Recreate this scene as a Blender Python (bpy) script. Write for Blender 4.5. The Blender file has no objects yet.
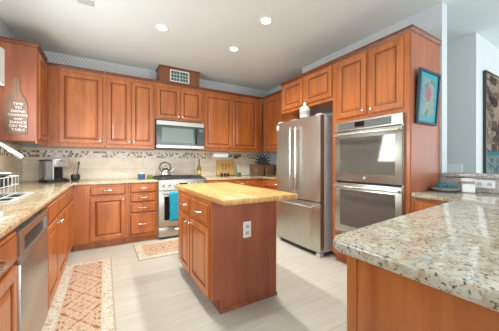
import bpy, bmesh, math, random
from mathutils import Vector, Matrix
random.seed(7)
PI = math.pi
SC = bpy.context.scene
COL = SC.collection
# ---------------------------------------------------------------- camera, world, lights, exposure
CAM_H = 1.2
cam_d = bpy.data.cameras.new('camera')
cam = bpy.data.objects.new('camera', cam_d); COL.objects.link(cam)
cam.location = (0, 0, CAM_H)
cam.rotation_euler = (PI/2, 0, -math.radians(30.75))
cam_d.sensor_width = 36; cam_d.lens = 36*243/499
cam_d.shift_y = -3/499
cam_d.clip_start = 0.02
SC.camera = cam
SC.view_settings.view_transform = 'Standard'
SC.view_settings.look = 'None'
SC.view_settings.gamma = 1
SC.view_settings.use_curve_mapping = False
SC.view_settings.exposure = 0.22
world = bpy.data.worlds.new('daylight'); SC.world = world
world.use_nodes = True
wb = world.node_tree.nodes['Background']
wb.inputs[0].default_value = (0.80, 0.90, 1.0, 1); wb.inputs[1].default_value = 1.6

def area(name, loc, rot, sx, sy, power, color):
    l = bpy.data.lights.new(name, 'AREA'); l.shape = 'RECTANGLE'; l.size = sx; l.size_y = sy
    l.energy = power; l.color = color
    o = bpy.data.objects.new(name, l); COL.objects.link(o)
    o.location = loc; o.rotation_euler = rot
    return o
# daylight entering through the sink window, the patio door behind the camera and the dining window
area('sink_window_daylight', (-1.00, 2.70, 1.72), (0, -PI/2-.35, 0), 1.05, 1.35, 46, (0.93, 0.97, 1.0))
area('patio_door_daylight', (1.6, -3.05, 1.35), (PI/2+.28, 0, 0), 4.6, 2.2, 128, (0.95, 0.98, 1.0))
area('dining_window_daylight', (6.85, -0.9, 1.5), (0, PI/2+.4, 0), 2.0, 3.4, 48, (0.86, 0.95, 1.0))

# ---------------------------------------------------------------- node helpers
class NT:
    def __init__(s, name):
        s.m = bpy.data.materials.new(name); s.m.use_nodes = True
        s.t = s.m.node_tree; s.b = s.t.nodes['Principled BSDF']
    def n(s, kind, **kw):
        nd = s.t.nodes.new('ShaderNode' + kind)
        for k, v in kw.items():
            if k.startswith('i_'):
                key = k[2:]
                nd.inputs[int(key) if key.isdigit() else key.replace('_', ' ')].default_value = v
            else: setattr(nd, k, v)
        return nd
    def l(s, a, b): s.t.links.new(a, b)
    def coord(s, scale=(1, 1, 1), out='Object', rot=(0, 0, 0)):
        c = s.n('TexCoord'); mp = s.n('Mapping')
        mp.inputs['Scale'].default_value = scale; mp.inputs['Rotation'].default_value = rot
        s.l(c.outputs[out], mp.inputs['Vector']); return mp.outputs[0]
    def noise(s, vec, scale=5, detail=3, rough=.5, dist=0):
        nd = s.n('TexNoise'); nd.inputs['Scale'].default_value = scale; nd.inputs['Detail'].default_value = detail
        nd.inputs['Roughness'].default_value = rough; nd.inputs['Distortion'].default_value = dist
        s.l(vec, nd.inputs['Vector']); return nd
    def ramp(s, fac, stops, interp='LINEAR'):
        r = s.n('ValToRGB'); r.color_ramp.interpolation = interp
        e = r.color_ramp.elements
        while len(e) < len(stops): e.new(0.5)
        for k, (p, c) in enumerate(stops):
            e[k].position = p; e[k].color = tuple(c) + (1,) if len(c) == 3 else c
        s.l(fac, r.inputs[0]); return r.outputs[0]
    def mix(s, fac, a, b, mode='MIX'):
        m = s.n('Mix', data_type='RGBA', blend_type=mode)
        for sock, v in ((m.inputs[0], fac), (m.inputs[6], a), (m.inputs[7], b)):
            if hasattr(v, 'is_linked'): s.l(v, sock)
            elif isinstance(v, (int, float)): sock.default_value = v
            else: sock.default_value = tuple(v) + (1,)
        return m.outputs[2]
    def math(s, op, a, b=None, clamp=False):
        m = s.n('Math', operation=op, use_clamp=clamp)
        for k, v in enumerate((a, b)):
            if v is None: continue
            if hasattr(v, 'is_linked'): s.l(v, m.inputs[k])
            else: m.inputs[k].default_value = v
        return m.outputs[0]
    def bump(s, h, strength=.2, dist=.01):
        b = s.n('Bump'); b.inputs['Strength'].default_value = strength; b.inputs['Distance'].default_value = dist
        s.l(h, b.inputs['Height']); s.l(b.outputs[0], s.b.inputs['Normal'])
    def set(s, color=None, rough=None, metal=None, **kw):
        if color is not None:
            if hasattr(color, 'is_linked'): s.l(color, s.b.inputs['Base Color'])
            else: s.b.inputs['Base Color'].default_value = tuple(color) + (1,)
        if rough is not None:
            if hasattr(rough, 'is_linked'): s.l(rough, s.b.inputs['Roughness'])
            else: s.b.inputs['Roughness'].default_value = rough
        if metal is not None: s.b.inputs['Metallic'].default_value = metal
        for k, v in kw.items(): s.b.inputs[k.replace('_', ' ')].default_value = v
        return s.m

def plain(name, c, r=.5, metal=0, var=.06, sc=30, **kw):
    t = NT(name); v = t.coord()
    n = t.noise(v, sc, 3)
    hi = tuple(min(1, x*(1+var)) for x in c); lo = tuple(x*(1-var) for x in c)
    return t.set(t.ramp(n.outputs[0], [(.3, lo), (.7, hi)]), r, metal, **kw)

def wood(name, dark, mid, light, rough=.32, coat=.25, grain=(16, 16, 1.3)):
    t = NT(name); v = t.coord(grain)
    oi = t.n('ObjectInfo')
    off = t.n('VectorMath', operation='ADD'); t.l(v, off.inputs[0])
    rv = t.math('MULTIPLY', oi.outputs['Random'], 37.0)
    cx = t.n('CombineXYZ'); t.l(rv, cx.inputs[0]); t.l(rv, cx.inputs[1]); t.l(rv, cx.inputs[2])
    t.l(cx.outputs[0], off.inputs[1])
    n1 = t.noise(off.outputs[0], 1.0, 5, .6, .6)
    n2 = t.noise(t.coord((2.2, 2.2, .9)), 1.6, 2)
    c1 = t.ramp(n1.outputs[0], [(.28, dark), (.5, mid), (.74, light)])
    c2 = t.ramp(n2.outputs[0], [(.3, (.80, .78, .76)), (.7, (1.1, 1.1, 1.1))])
    col = t.mix(1.0, c1, c2, 'MULTIPLY')
    t.bump(n1.outputs[0], .05, .003)
    return t.set(col, rough, 0, Coat_Weight=coat, Coat_Roughness=.18)

def granite(name, base, mid, tan, dark, grey, rough=.12, sc=1.0):
    t = NT(name); v = t.coord()
    big = t.noise(v, 9*sc, 4, .6, .4)
    m = t.noise(v, 38*sc, 4, .65, .5)
    f = t.noise(v, 95*sc, 3, .6)
    vo = t.n('TexVoronoi'); vo.inputs['Scale'].default_value = 62*sc; t.l(v, vo.inputs['Vector'])
    col = t.ramp(big.outputs[0], [(.33, tan), (.5, base), (.68, mid)])
    col = t.mix(t.ramp(m.outputs[0], [(.53, (0, 0, 0)), (.60, (1, 1, 1))]), col, tan)
    col = t.mix(t.ramp(m.outputs[0], [(.36, (1, 1, 1)), (.43, (0, 0, 0))]), col, grey)
    col = t.mix(t.ramp(f.outputs[0], [(.575, (0, 0, 0)), (.63, (1, 1, 1))]), col, dark)
    sp = t.n('SeparateColor'); t.l(vo.outputs['Color'], sp.inputs[0])
    col = t.mix(t.ramp(sp.outputs[0], [(.84, (0, 0, 0)), (.86, (.75, .75, .75))], 'CONSTANT'), col, mid)
    return t.set(col, rough, 0, Coat_Weight=.3, Coat_Roughness=.05)

def steel(name, c=(.60, .59, .56), rough=.26, brush=(2, 2, 160)):
    t = NT(name); n = t.noise(t.coord(brush), 1.5, 3, .6)
    col = t.ramp(n.outputs[0], [(.3, tuple(x*.90 for x in c)), (.7, tuple(min(1, x*1.08) for x in c))])
    r = t.n('MapRange'); t.l(n.outputs[0], r.inputs[0]); r.inputs[3].default_value = rough-.05; r.inputs[4].default_value = rough+.07
    return t.set(col, r.outputs[0], .92)

M = {}
M['cherry'] = wood('cherry_wood', (.36, .097, .021), (.47, .141, .033), (.57, .200, .052), coat=.28)
M['cherry_light'] = M['cherry']
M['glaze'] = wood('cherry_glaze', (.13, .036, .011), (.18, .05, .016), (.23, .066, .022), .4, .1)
M['cherry_side'] = wood('cherry_veneer', (.30, .088, .042), (.35, .112, .055), (.40, .138, .068), .5, .04, (20, 20, 1.2))
M['crate'] = wood('stained_crate_wood', (.16, .05, .018), (.22, .07, .026), (.29, .095, .036), .45, .1)
M['sign_wood'] = wood('weathered_board', (.19, .105, .06), (.27, .155, .095), (.35, .21, .135), .6, 0, (22, 22, 2))
M['steel'] = steel('brushed_stainless', (.50, .485, .44), .30, (2, 2, 60))
M['steel_side'] = plain('painted_grey_steel', (.56, .57, .59), .45, .0)
M['steel_v'] = steel('brushed_stainless_fridge', (.56, .55, .49), .30, (160, 160, 2))
M['nickel'] = plain('brushed_nickel', (.66, .65, .61), .25, .95, .03)
M['chrome'] = plain('polished_metal', (.85, .85, .85), .12, .95, .02)
M['black_glass'] = plain('black_oven_glass', (.012, .012, .013), .06, 0, .05, 20, Specular_IOR_Level=.6)
M['grey_glass'] = plain('smoked_oven_glass', (.12, .115, .10), .05, .0, .05, 20, Specular_IOR_Level=1.0)
M['mw_glass'] = plain('smoked_microwave_glass', (.06, .08, .072), .12, 0, .06, 20, Specular_IOR_Level=.5)
M['mw_screen'] = plain('microwave_window_mesh', (.17, .22, .20), .25, 0, .06, 400, Specular_IOR_Level=.3)
M['black'] = plain('black_plastic', (.018, .018, .02), .4)
M['dark'] = plain('dark_metal', (.05, .05, .052), .45, .3)
M['white'] = plain('white_plastic', (.82, .83, .82), .35, 0, .02)
M['cream'] = plain('cream_ceramic', (.74, .68, .55), .25, 0, .05)
M['paper'] = plain('white_paper', (.84, .85, .86), .8, 0, .03)
M['silver'] = plain('silver_plastic', (.55, .56, .57), .3, .5, .03)
M['lightgrey'] = plain('light_grey_plastic', (.55, .57, .58), .35, .1, .03)
M['teal'] = plain('teal_cloth', (.012, .30, .42), .9, 0, .18, 120)
M['tealnap'] = plain('dusty_teal_cloth', (.05, .20, .23), .9, 0, .2, 90)
M['plate'] = plain('grey_glazed_plate', (.36, .38, .38), .25, 0, .1)
M['blue'] = plain('blue_enamel', (.06, .14, .33), .3)
M['green'] = plain('green_sponge', (.20, .28, .05), .9, 0, .25, 90)
M['leafgreen'] = plain('green_glaze', (.05, .17, .03), .4)
M['bread'] = wood('bamboo_board', (.58, .36, .10), (.70, .46, .15), (.78, .55, .22), .45, .05, (30, 30, 2))
M['redbrown'] = plain('rust_paint', (.45, .13, .04), .5)
M['curtain'] = plain('white_linen', (.78, .76, .70), .9, 0, .05, 60)
M['bulb'] = None
# glass
t = NT('clear_glass'); M['glass'] = t.set((.95, .98, .97), .02, 0, Transmission_Weight=1.0, IOR=1.45)
t = NT('smoky_plastic'); M['tank'] = t.set((.62, .66, .68), .12, 0, Transmission_Weight=.65, IOR=1.3)
t = NT('olive_bottle_glass'); M['olive'] = t.set((.22, .20, .02), .06, 0, Transmission_Weight=.35, IOR=1.45)
t = NT('lit_downlight'); t.set((1, 1, 1), .5); t.b.inputs['Emission Color'].default_value = (1, .96, .88, 1); t.b.inputs['Emission Strength'].default_value = 6; M['bulb'] = t.m

# butcher block: staves running along the long way
t = NT('butcher_block'); v = t.coord((1, 1, 1), rot=(0, 0, PI/2))
br = t.n('TexBrick'); br.offset = .37; t.l(v, br.inputs['Vector'])
for k, val in (('Color1', (.60, .37, .13, 1)), ('Color2', (.42, .22, .065, 1)), ('Mortar', (.26, .13, .04, 1)), ('Scale', 1), ('Mortar Size', .0015), ('Bias', -.15), ('Brick Width', .62), ('Row Height', .045)):
    br.inputs[k].default_value = val
gr = t.noise(t.coord((22, 2.2, 22)), 1.5, 4, .6, .5)
col = t.mix(1.0, br.outputs[0], t.ramp(gr.outputs[0], [(.3, (.82, .8, .76)), (.7, (1.15, 1.15, 1.12))]), 'MULTIPLY')
M['butcher'] = t.set(col, .38, 0, Coat_Weight=.12, Coat_Roughness=.25)

M['granite'] = granite('golden_granite', (.66, .54, .34), (.70, .62, .45), (.50, .34, .15), (.20, .13, .06), (.40, .34, .23))
M['granite_cool'] = granite('speckled_granite', (.54, .50, .40), (.60, .575, .50), (.44, .36, .24), (.10, .085, .065), (.25, .25, .23), .10, 1.0)

M['granite_grey'] = granite('grey_speckled_granite', (.50, .51, .49), (.60, .61, .58), (.42, .37, .29), (.10, .095, .09), (.27, .29, .30), .12, 1.3)

# floor: pale wood-look planks along the back wall
t = NT('pale_plank_tile'); v = t.coord()
br = t.n('TexBrick'); br.offset = .35; t.l(v, br.inputs['Vector'])
for k, val in (('Color1', (.54, .535, .475, 1)), ('Color2', (.485, .48, .42, 1)), ('Mortar', (.40, .38, .33, 1)), ('Scale', 1), ('Mortar Size', .002), ('Bias', 0), ('Brick Width', 1.2), ('Row Height', .2)):
    br.inputs[k].default_value = val
gr = t.noise(t.coord((2.0, 26, 1)), 1.3, 5, .6, .4)
col = t.mix(1.0, br.outputs[0], t.ramp(gr.outputs[0], [(.3, (.90, .89, .87)), (.7, (1.07, 1.07, 1.07))]), 'MULTIPLY')
M['floor'] = t.set(col, .36)
M['ceiling'] = plain('ceiling_paint', (.67, .725, .71), .85, 0, .015, 3)
M['wall'] = plain('wall_paint', (.56, .60, .61), .8, 0, .015, 3)
M['wall_warm'] = plain('dining_wall_paint', (.64, .66, .655), .8, 0, .015, 3)
# lattice wallpaper above the back cabinets
t = NT('lattice_wallpaper'); s = t.n('SeparateXYZ'); t.l(t.coord(), s.inputs[0])
a = t.math('ADD', s.outputs[0], t.math('MULTIPLY', s.outputs[2], .6)); b = t.math('SUBTRACT', s.outputs[0], t.math('MULTIPLY', s.outputs[2], .6))
fa = t.math('PINGPONG', a, .022); fb = t.math('PINGPONG', b, .022)
mn = t.math('MINIMUM', fa, fb)
col = t.ramp(t.math('MULTIPLY', mn, 30), [(.12, (.44, .47, .47)), (.22, (.70, .72, .71))])
M['wallpaper'] = t.set(col, .8)
# travertine tile
t = NT('travertine_tile'); s = t.n('SeparateXYZ'); t.l(t.coord(), s.inputs[0])
cx = t.n('CombineXYZ'); t.l(t.math('ADD', s.outputs[0], s.outputs[1]), cx.inputs[0]); t.l(t.math('SUBTRACT', s.outputs[2], .93), cx.inputs[1])
br = t.n('TexBrick'); br.offset = .5; t.l(cx.outputs[0], br.inputs['Vector'])
for k, val in (('Color1', (.86, .78, .63, 1)), ('Color2', (.80, .72, .57, 1)), ('Mortar', (.68, .61, .49, 1)), ('Scale', 1), ('Mortar Size', .003), ('Bias', 0), ('Brick Width', .305), ('Row Height', .172)):
    br.inputs[k].default_value = val
n = t.noise(t.coord((1, 1, 2)), 7, 5, .65, .6)
col = t.mix(1.0, br.outputs[0], t.ramp(n.outputs[0], [(.3, (.86, .84, .80)), (.7, (1.1, 1.1, 1.1))]), 'MULTIPLY')
M['tile'] = t.set(col, .35)
M['mos'] = [plain('mosaic_dark', (.07, .05, .035), .2), plain('mosaic_slate', (.17, .20, .22), .2), plain('mosaic_brown', (.24, .13, .06), .25),
            plain('mosaic_cream', (.80, .74, .62), .3), plain('mosaic_tan', (.62, .52, .38), .3)]

def rug_material(name, w, h, seed, pale, rust, mid):
    t = NT(name); s = t.n('SeparateXYZ'); c = t.coord(); t.l(c, s.inputs[0])
    dx = t.math('SUBTRACT', w/2, t.math('ABSOLUTE', s.outputs[0])); dy = t.math('SUBTRACT', h/2, t.math('ABSOLUTE', s.outputs[1]))
    d = t.math('MINIMUM', dx, dy)
    # mirrored medallions along the length
    mx = t.math('ABSOLUTE', s.outputs[0]); my = t.math('PINGPONG', s.outputs[1], .22)
    cb = t.n('CombineXYZ'); t.l(mx, cb.inputs[0]); t.l(my, cb.inputs[1]); cb.inputs[2].default_value = seed
    n = t.noise(cb.outputs[0], 27, 3, .55, 1.6)
    wv = t.math('PINGPONG', t.math('ADD', t.math('MULTIPLY', mx, 1.3), my), .055)
    wv = t.math('MULTIPLY', wv, 18)
    f = t.math('ADD', t.math('MULTIPLY', n.outputs[0], .75), t.math('MULTIPLY', wv, .28))
    field = t.ramp(f, [(.36, rust), (.43, mid), (.50, pale), (.56, (.56, .45, .28)), (.62, mid), (.68, pale), (.76, (.30, .27, .16))])
    n2 = t.noise(c, 34, 2, .5, .5)
    border = t.ramp(n2.outputs[0], [(.38, (.42, .35, .26)), (.46, (.60, .54, .43)), (.60, (.68, .62, .51)), (.7, (.52, .45, .35))])
    col = t.mix(t.ramp(d, [(.085, (1, 1, 1)), (.09, (0, 0, 0))]), field, border)
    col = t.mix(t.ramp(d, [(.012, (1, 1, 1)), (.016, (0, 0, 0))]), col, (.42, .36, .27))
    line = t.ramp(t.math('ABSOLUTE', t.math('SUBTRACT', d, .088)), [(.004, (1, 1, 1)), (.007, (0, 0, 0))])
    col = t.mix(line, col, (.55, .50, .40))
    fine = t.noise(c, 260, 2)
    col = t.mix(1.0, col, t.ramp(fine.outputs[0], [(.3, (.8, .8, .8)), (.7, (1.15, 1.15, 1.15))]), 'MULTIPLY')
    return t.set(col, .95)

# ---------------------------------------------------------------- mesh helpers
class MB:
    def __init__(s): s.bm = bmesh.new(); s.mi = 0
    def _mark(s, before):
        for f in s.bm.faces:
            if f not in before: f.material_index = s.mi
    def box(s, x0, x1, y0, y1, z0, z1, bev=0, seg=1, mat=None):
        r = bmesh.ops.create_cube(s.bm, size=1)['verts']
        for v in r:
            v.co = Vector(((x0+x1)/2+v.co.x*(x1-x0), (y0+y1)/2+v.co.y*(y1-y0), (z0+z1)/2+v.co.z*(z1-z0)))
            if mat: v.co = mat @ v.co
        fs = {f for v in r for f in v.link_faces}
        for f in fs: f.material_index = s.mi
        if bev:
            es = list({e for v in r for e in v.link_edges})
            o = bmesh.ops.bevel(s.bm, geom=es, offset=bev, segments=seg, affect='EDGES', profile=.5)
            for f in o['faces']: f.material_index = s.mi
        return s
    def poly(s, pts):
        vs = [s.bm.verts.new(p) for p in pts]
        f = s.bm.faces.new(vs); f.material_index = s.mi; return f
    def rings(s, rings, close_first=True, close_last=True):
        """loft between equal-length closed rings"""
        R = [[s.bm.verts.new(p) for p in r] for r in rings]
        n = len(R[0])
        for a, b in zip(R, R[1:]):
            for k in range(n):
                f = s.bm.faces.new((a[k], a[(k+1) % n], b[(k+1) % n], b[k])); f.material_index = s.mi
        if close_first: f = s.bm.faces.new(R[0][::-1]); f.material_index = s.mi
        if close_last: f = s.bm.faces.new(R[-1]); f.material_index = s.mi
        return R
    def lathe(s, prof, c=(0, 0, 0), n=24, mat=None):
        rs = []
        for r, z in prof:
            r = max(r, .0004)
            rg = [Vector((c[0]+r*math.cos(2*PI*k/n), c[1]+r*math.sin(2*PI*k/n), c[2]+z)) for k in range(n)]
            rs.append([mat @ p for p in rg] if mat else rg)
        s.rings(rs); return s
    def ring(s, prof, c=(0, 0, 0), n=28):
        rs = [[(c[0]+r*math.cos(2*PI*k/n), c[1]+r*math.sin(2*PI*k/n), c[2]+z) for k in range(n)] for r, z in prof]
        R = s.rings(rs, False, False)
        for k in range(n):
            f = s.bm.faces.new((R[-1][k], R[-1][(k+1) % n], R[0][(k+1) % n], R[0][k])); f.material_index = s.mi
        return s
    def cyl(s, p0, p1, r, n=16, r1=None):
        p0, p1 = Vector(p0), Vector(p1); d = p1-p0
        m = Matrix.Translation(p0) @ d.to_track_quat('Z', 'Y').to_matrix().to_4x4()
        r1 = r if r1 is None else r1
        s.lathe([(r, 0), (r1, d.length)], (0, 0, 0), n, m); return s
    def tube(s, pts, r, n=8, closed=False):
        P = [Vector(p) for p in pts]; N = len(P); rs = []; up = None
        for k in range(N):
            if closed: t = (P[(k+1) % N]-P[k-1]).normalized()
            else: t = (P[min(k+1, N-1)]-P[max(k-1, 0)]).normalized()
            if up is None: up = t.orthogonal().normalized()
            up = (up-t*up.dot(t)).normalized(); w = t.cross(up)
            rr = r[k] if isinstance(r, (list, tuple)) else r
            rs.append([P[k]+(up*math.cos(2*PI*j/n)+w*math.sin(2*PI*j/n))*rr for j in range(n)])
        if closed: s.rings(rs+[rs[0]], False, False); bmesh.ops.remove_doubles(s.bm, verts=s.bm.verts[:], dist=1e-6)
        else: s.rings(rs)
        return s
    def prism(s, pts, z0, z1, bev=0, seg=2):
        b = [s.bm.verts.new((x, y, z0)) for x, y in pts]; tp = [s.bm.verts.new((x, y, z1)) for x, y in pts]
        n = len(pts); fs = [s.bm.faces.new(b[::-1]), s.bm.faces.new(tp)]
        for k in range(n): fs.append(s.bm.faces.new((b[k], b[(k+1) % n], tp[(k+1) % n], tp[k])))
        for f in fs: f.material_index = s.mi
        if bev:
            es = [e for f in fs[:2] for e in f.edges]
            o = bmesh.ops.bevel(s.bm, geom=es, offset=bev, segments=seg, affect='EDGES', profile=.5)
            for f in o['faces']: f.material_index = s.mi
        return s
    def panel(s, x0, x1, z0, z1, prof, y=0.0, glaze=()):
        """concentric rectangular rings facing -Y: prof = [(inset, height), ...]; glaze = ring intervals in slot 1"""
        prev = None
        for k, (i, h) in enumerate(prof):
            pts = [(x0+i, y-h, z0+i), (x1-i, y-h, z0+i), (x1-i, y-h, z1-i), (x0+i, y-h, z1-i)]
            cur = [s.bm.verts.new(p) for p in pts]
            if prev:
                for q in range(4):
                    f = s.bm.faces.new((prev[q], prev[(q+1) % 4], cur[(q+1) % 4], cur[q]))
                    f.material_index = 1 if k in glaze else 0
            else: s.bm.faces.new(cur[::-1])
            prev = cur
        s.bm.faces.new(prev); return s

def part(name, mb, mats, parent=None, smooth=35):
    me = bpy.data.meshes.new(name)
    bmesh.ops.recalc_face_normals(mb.bm, faces=mb.bm.faces[:])
    mb.bm.to_mesh(me); mb.bm.free()
    for m in (mats if isinstance(mats, (list, tuple)) else [mats]): me.materials.append(m)
    if smooth:
        me.shade_smooth(); me.set_sharp_from_angle(angle=math.radians(smooth))
    o = bpy.data.objects.new(name, me); COL.objects.link(o)
    if parent: o.parent = parent
    return o
def tag(o, label=None, cat=None, group=None, kind=None):
    for k, v in (('label', label), ('category', cat), ('group', group), ('kind', kind)):
        if v: o[k] = v
    return o
def thing(name, label, cat, loc=(0, 0, 0), rz=0, group=None):
    o = bpy.data.objects.new(name, None); COL.objects.link(o)
    o.location = loc; o.rotation_euler = (0, 0, rz); o.empty_display_size = .05
    return tag(o, label, cat, group)
def struct(name, mb, mats): return tag(part(name, mb, mats), kind='structure')
def text_mesh(name, body, size, mat, matrix, parent, align='CENTER', ext=.0008):
    cu = bpy.data.curves.new(name, 'FONT'); cu.body = body; cu.size = size; cu.align_x = align; cu.extrude = ext
    to = bpy.data.objects.new('t', cu); COL.objects.link(to)
    dg = bpy.context.evaluated_depsgraph_get()
    me = bpy.data.meshes.new_from_object(to.evaluated_get(dg)); me.name = name
    bpy.data.objects.remove(to); me.transform(matrix); me.materials.clear(); me.materials.append(mat)
    o = bpy.data.objects.new(name, me); COL.objects.link(o); o.parent = parent; return o
FACE = Matrix(((1, 0, 0, 0), (0, 0, -1, 0), (0, 1, 0, 0), (0, 0, 0, 1)))   # text plane -> facing -Y

# ---------------------------------------------------------------- the room
XL, YB, ZC = -1.02, 4.62, 2.85
struct('floor', MB().box(-1.12, 7, -3.2, 4.72, -.1, 0), M['floor'])
struct('ceiling', MB().box(-1.12, 7, -3.2, 4.72, ZC, ZC+.1), M['ceiling'])
b = MB()
WY0, WY1, WZ0, WZ1 = 2.0, 3.42, 1.18, 2.25
b.box(XL-.1, XL, -3.2, WY0, 0, ZC); b.box(XL-.1, XL, WY1, 4.72, 0, ZC)
b.box(XL-.1, XL, WY0, WY1, 0, WZ0); b.box(XL-.1, XL, WY0, WY1, WZ1, ZC)
struct('wall_left', b, M['wall'])
struct('wall_back', MB().box(XL, 4.2, YB, YB+.1, 0, ZC), M['wallpaper'])
b = MB(); b.box(2.965, 3.08, 1.13, 3.10, 0, ZC); b.box(2.965, 3.35, 3.10, 3.18, 0, ZC); b.box(3.25, 3.35, 3.18, YB, 0, ZC)
struct('wall_right', b, M['wall'])
struct('wall_half', MB().box(2.965, 3.08, -3.2, 1.13, 0, 1.055), M['wall'])
struct('wall_hall', MB().box(4.05, 4.15, 1.18, YB, 0, ZC, .0), M['wall_warm'])
struct('wall_dining', MB().box(4.15, 7, 1.18, 1.30, 0, ZC), M['wall_warm'])
b = MB(); b.box(-1.12, -.8, -3.2, -3.1, 0, ZC); b.box(4.0, 7, -3.2, -3.1, 0, ZC); b.box(-.8, 4.0, -3.2, -3.1, 2.5, ZC); b.box(-.8, 4.0, -3.2, -3.1, 0, .06)
struct('wall_front', b, M['wall'])
b = MB(); b.box(6.9, 7, -3.1, -2.7, 0, ZC); b.box(6.9, 7, .9, 1.18, 0, ZC); b.box(6.9, 7, -2.7, .9, 0, .45); b.box(6.9, 7, -2.7, .9, 2.55, ZC)
struct('wall_dining_window', b, M['wall'])
b = MB()
for y0, y1 in ((WY0, WY0+.05), (WY1-.05, WY1), ((WY0+WY1)/2-.03, (WY0+WY1)/2+.03)): b.box(XL-.09, XL-.02, y0, y1, WZ0, WZ1, .004)
b.box(XL-.09, XL-.02, WY0, WY1, WZ0, WZ0+.05); b.box(XL-.09, XL-.02, WY0, WY1, WZ1-.05, WZ1)
struct('window_1', b, M['white'])
g = part('pane', MB().box(XL-.06, XL-.055, WY0+.05, WY1-.05, WZ0+.05, WZ1-.05), M['glass'], bpy.data.objects['window_1'])

# travertine backsplash and mosaic band
ZG = .93          # granite top
struct('trim_1', MB().box(XL, 3.25, YB-.012, YB-.0005, ZG, 1.425), M['tile'])
struct('trim_2', MB().box(XL+.0005, XL+.012, .6, YB-.012, ZG, 1.175), M['tile'])
b = MB(); b.box(XL+.0005, XL+.012, 3.45, YB-.012, 1.176, 1.43)
struct('trim_3', b, M['tile'])
b = MB(); rw = .030
def mosaic(b, axis, a0, a1):
    n = int((a1-a0)/rw)
    for r in range(3):
        for k in range(n):
            if random.random() < .34: b.mi = random.choice((0, 0, 1, 1, 2))
            else: b.mi = random.choice((3, 3, 4))
            a = a0+(k+.5*(r % 2))*rw
            z = 1.283+r*.033
            if axis == 'x': b.box(a+.0015, a+rw-.0015, YB-.0145, YB-.011, z, z+.030)
            else: b.box(XL+.011, XL+.0145, a+.0015, a+rw-.0015, z, z+.030)
mosaic(b, 'x', XL+.02, 3.2); mosaic(b, 'y', 3.45, YB-.05)
struct('trim_4', b, M['mos'])

# ---------------------------------------------------------------- cabinets
DOOR = lambda fr: [(0, 0), (0, .015), (.005, .020), (fr-.010, .020), (fr-.004, .014), (fr+.004, .010), (fr+.012, .011), (fr+.032, .018), (fr+.034, .018)]
DRAW = [(0, 0), (0, .012), (.006, .018), (.013, .020), (.015, .020)]
def knob_mb(x, z, y):
    mt = Matrix.Translation((x, y, z)) @ Matrix.Rotation(PI/2, 4, 'X')
    return MB().lathe([(.006, 0), (.005, .012), (.012, .017), (.015, .022), (.013, .028), (.004, .030)], n=14, mat=mt)
def pull_mb(x, z, y, L=.15, vert=False):
    b = MB(); pts = []
    for k in range(9):
        a = k/8*2-1
        o = -.030*(1-abs(a)**3)
        pts.append((x, y+o, z+a*L/2) if vert else (x+a*L/2, y+o, z))
    b.tube(pts, [.0085]+[.0068]*7+[.0085], 8); return b
def fronts(root, fr, yf=0):
    for kind, x0, x1, z0, z1, hx in fr:
        if kind == 'door':
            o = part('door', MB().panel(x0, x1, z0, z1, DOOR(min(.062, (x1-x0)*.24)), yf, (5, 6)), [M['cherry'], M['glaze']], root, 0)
            if hx:
                kx = x0+.03 if hx[0] == 'l' else x1-.03
                kz = z0+.045 if hx[1] == 'b' else z1-.045
                part('knob', knob_mb(kx, kz, yf-.020), M['nickel'], o)
        else:
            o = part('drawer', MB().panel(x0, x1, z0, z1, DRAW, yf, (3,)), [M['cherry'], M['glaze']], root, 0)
            if hx: part('handle', pull_mb((x0+x1)/2, (z0+z1)/2, yf-.019), M['nickel'], o)
def crown_mb(w, z, ret_l=0, ret_r=0):
    """stepped crown along the front (local y=0), optional returns along the sides of given depth"""
    prof = [(0.0, .012), (-.005, .012), (-.007, .020), (-.014, .034), (-.017, .040), (-.021, .042), (-.021, .058), (0.0, .058)]
    b = MB()
    xl = (lambda o: -(-o)) if 0 else None
    prof = [(o, h-.006) for o, h in prof]
    A = [(o if ret_l else 0, o, z+h) for o, h in prof]
    B = [(w-o if ret_r else w, o, z+h) for o, h in prof]
    rings = [A, B]
    if ret_r: rings.append([(w-o, ret_r, z+h) for o, h in prof])
    if ret_l: rings.insert(0, [(o, ret_l, z+h) for o, h in prof])
    b.rings(rings); return b
def cabinet(label, loc, rz, w, h, d, fr, kick=0, hollow=False, crown=None, group=None, body_mat='cherry', extra_top=0, cat='cabinet', name='wall_cabinet', rail=False):
    r = thing(name, label, cat, loc, rz, group)
    b = MB(); e = .0006
    if hollow:
        b.box(e, w-e, 0, .02, kick, h); b.box(e, w-e, d-.015, d, kick, h); b.box(e, .018, .02, d-.015, kick, h); b.box(w-.018, w-e, .02, d-.015, kick, h); b.box(.018, w-.018, .02, d-.015, kick, kick+.018)
    elif kick: b.box(e, w-e, 0, d, kick, h)
    else: b.box(e, w-e, 0, d, 0, h)
    part('body', b, M[body_mat], r)
    if kick: part('toe_kick', MB().box(e, w-e, .055, d-.01, 0, kick), M['cherry'], r)
    fronts(r, fr, -.0005)
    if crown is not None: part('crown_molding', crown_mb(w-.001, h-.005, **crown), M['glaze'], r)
    if rail: part('light_rail', MB().box(e, w-e, -.003, .018, -.028, -.0003, .004), M['cherry'], r)
    return r
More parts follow.
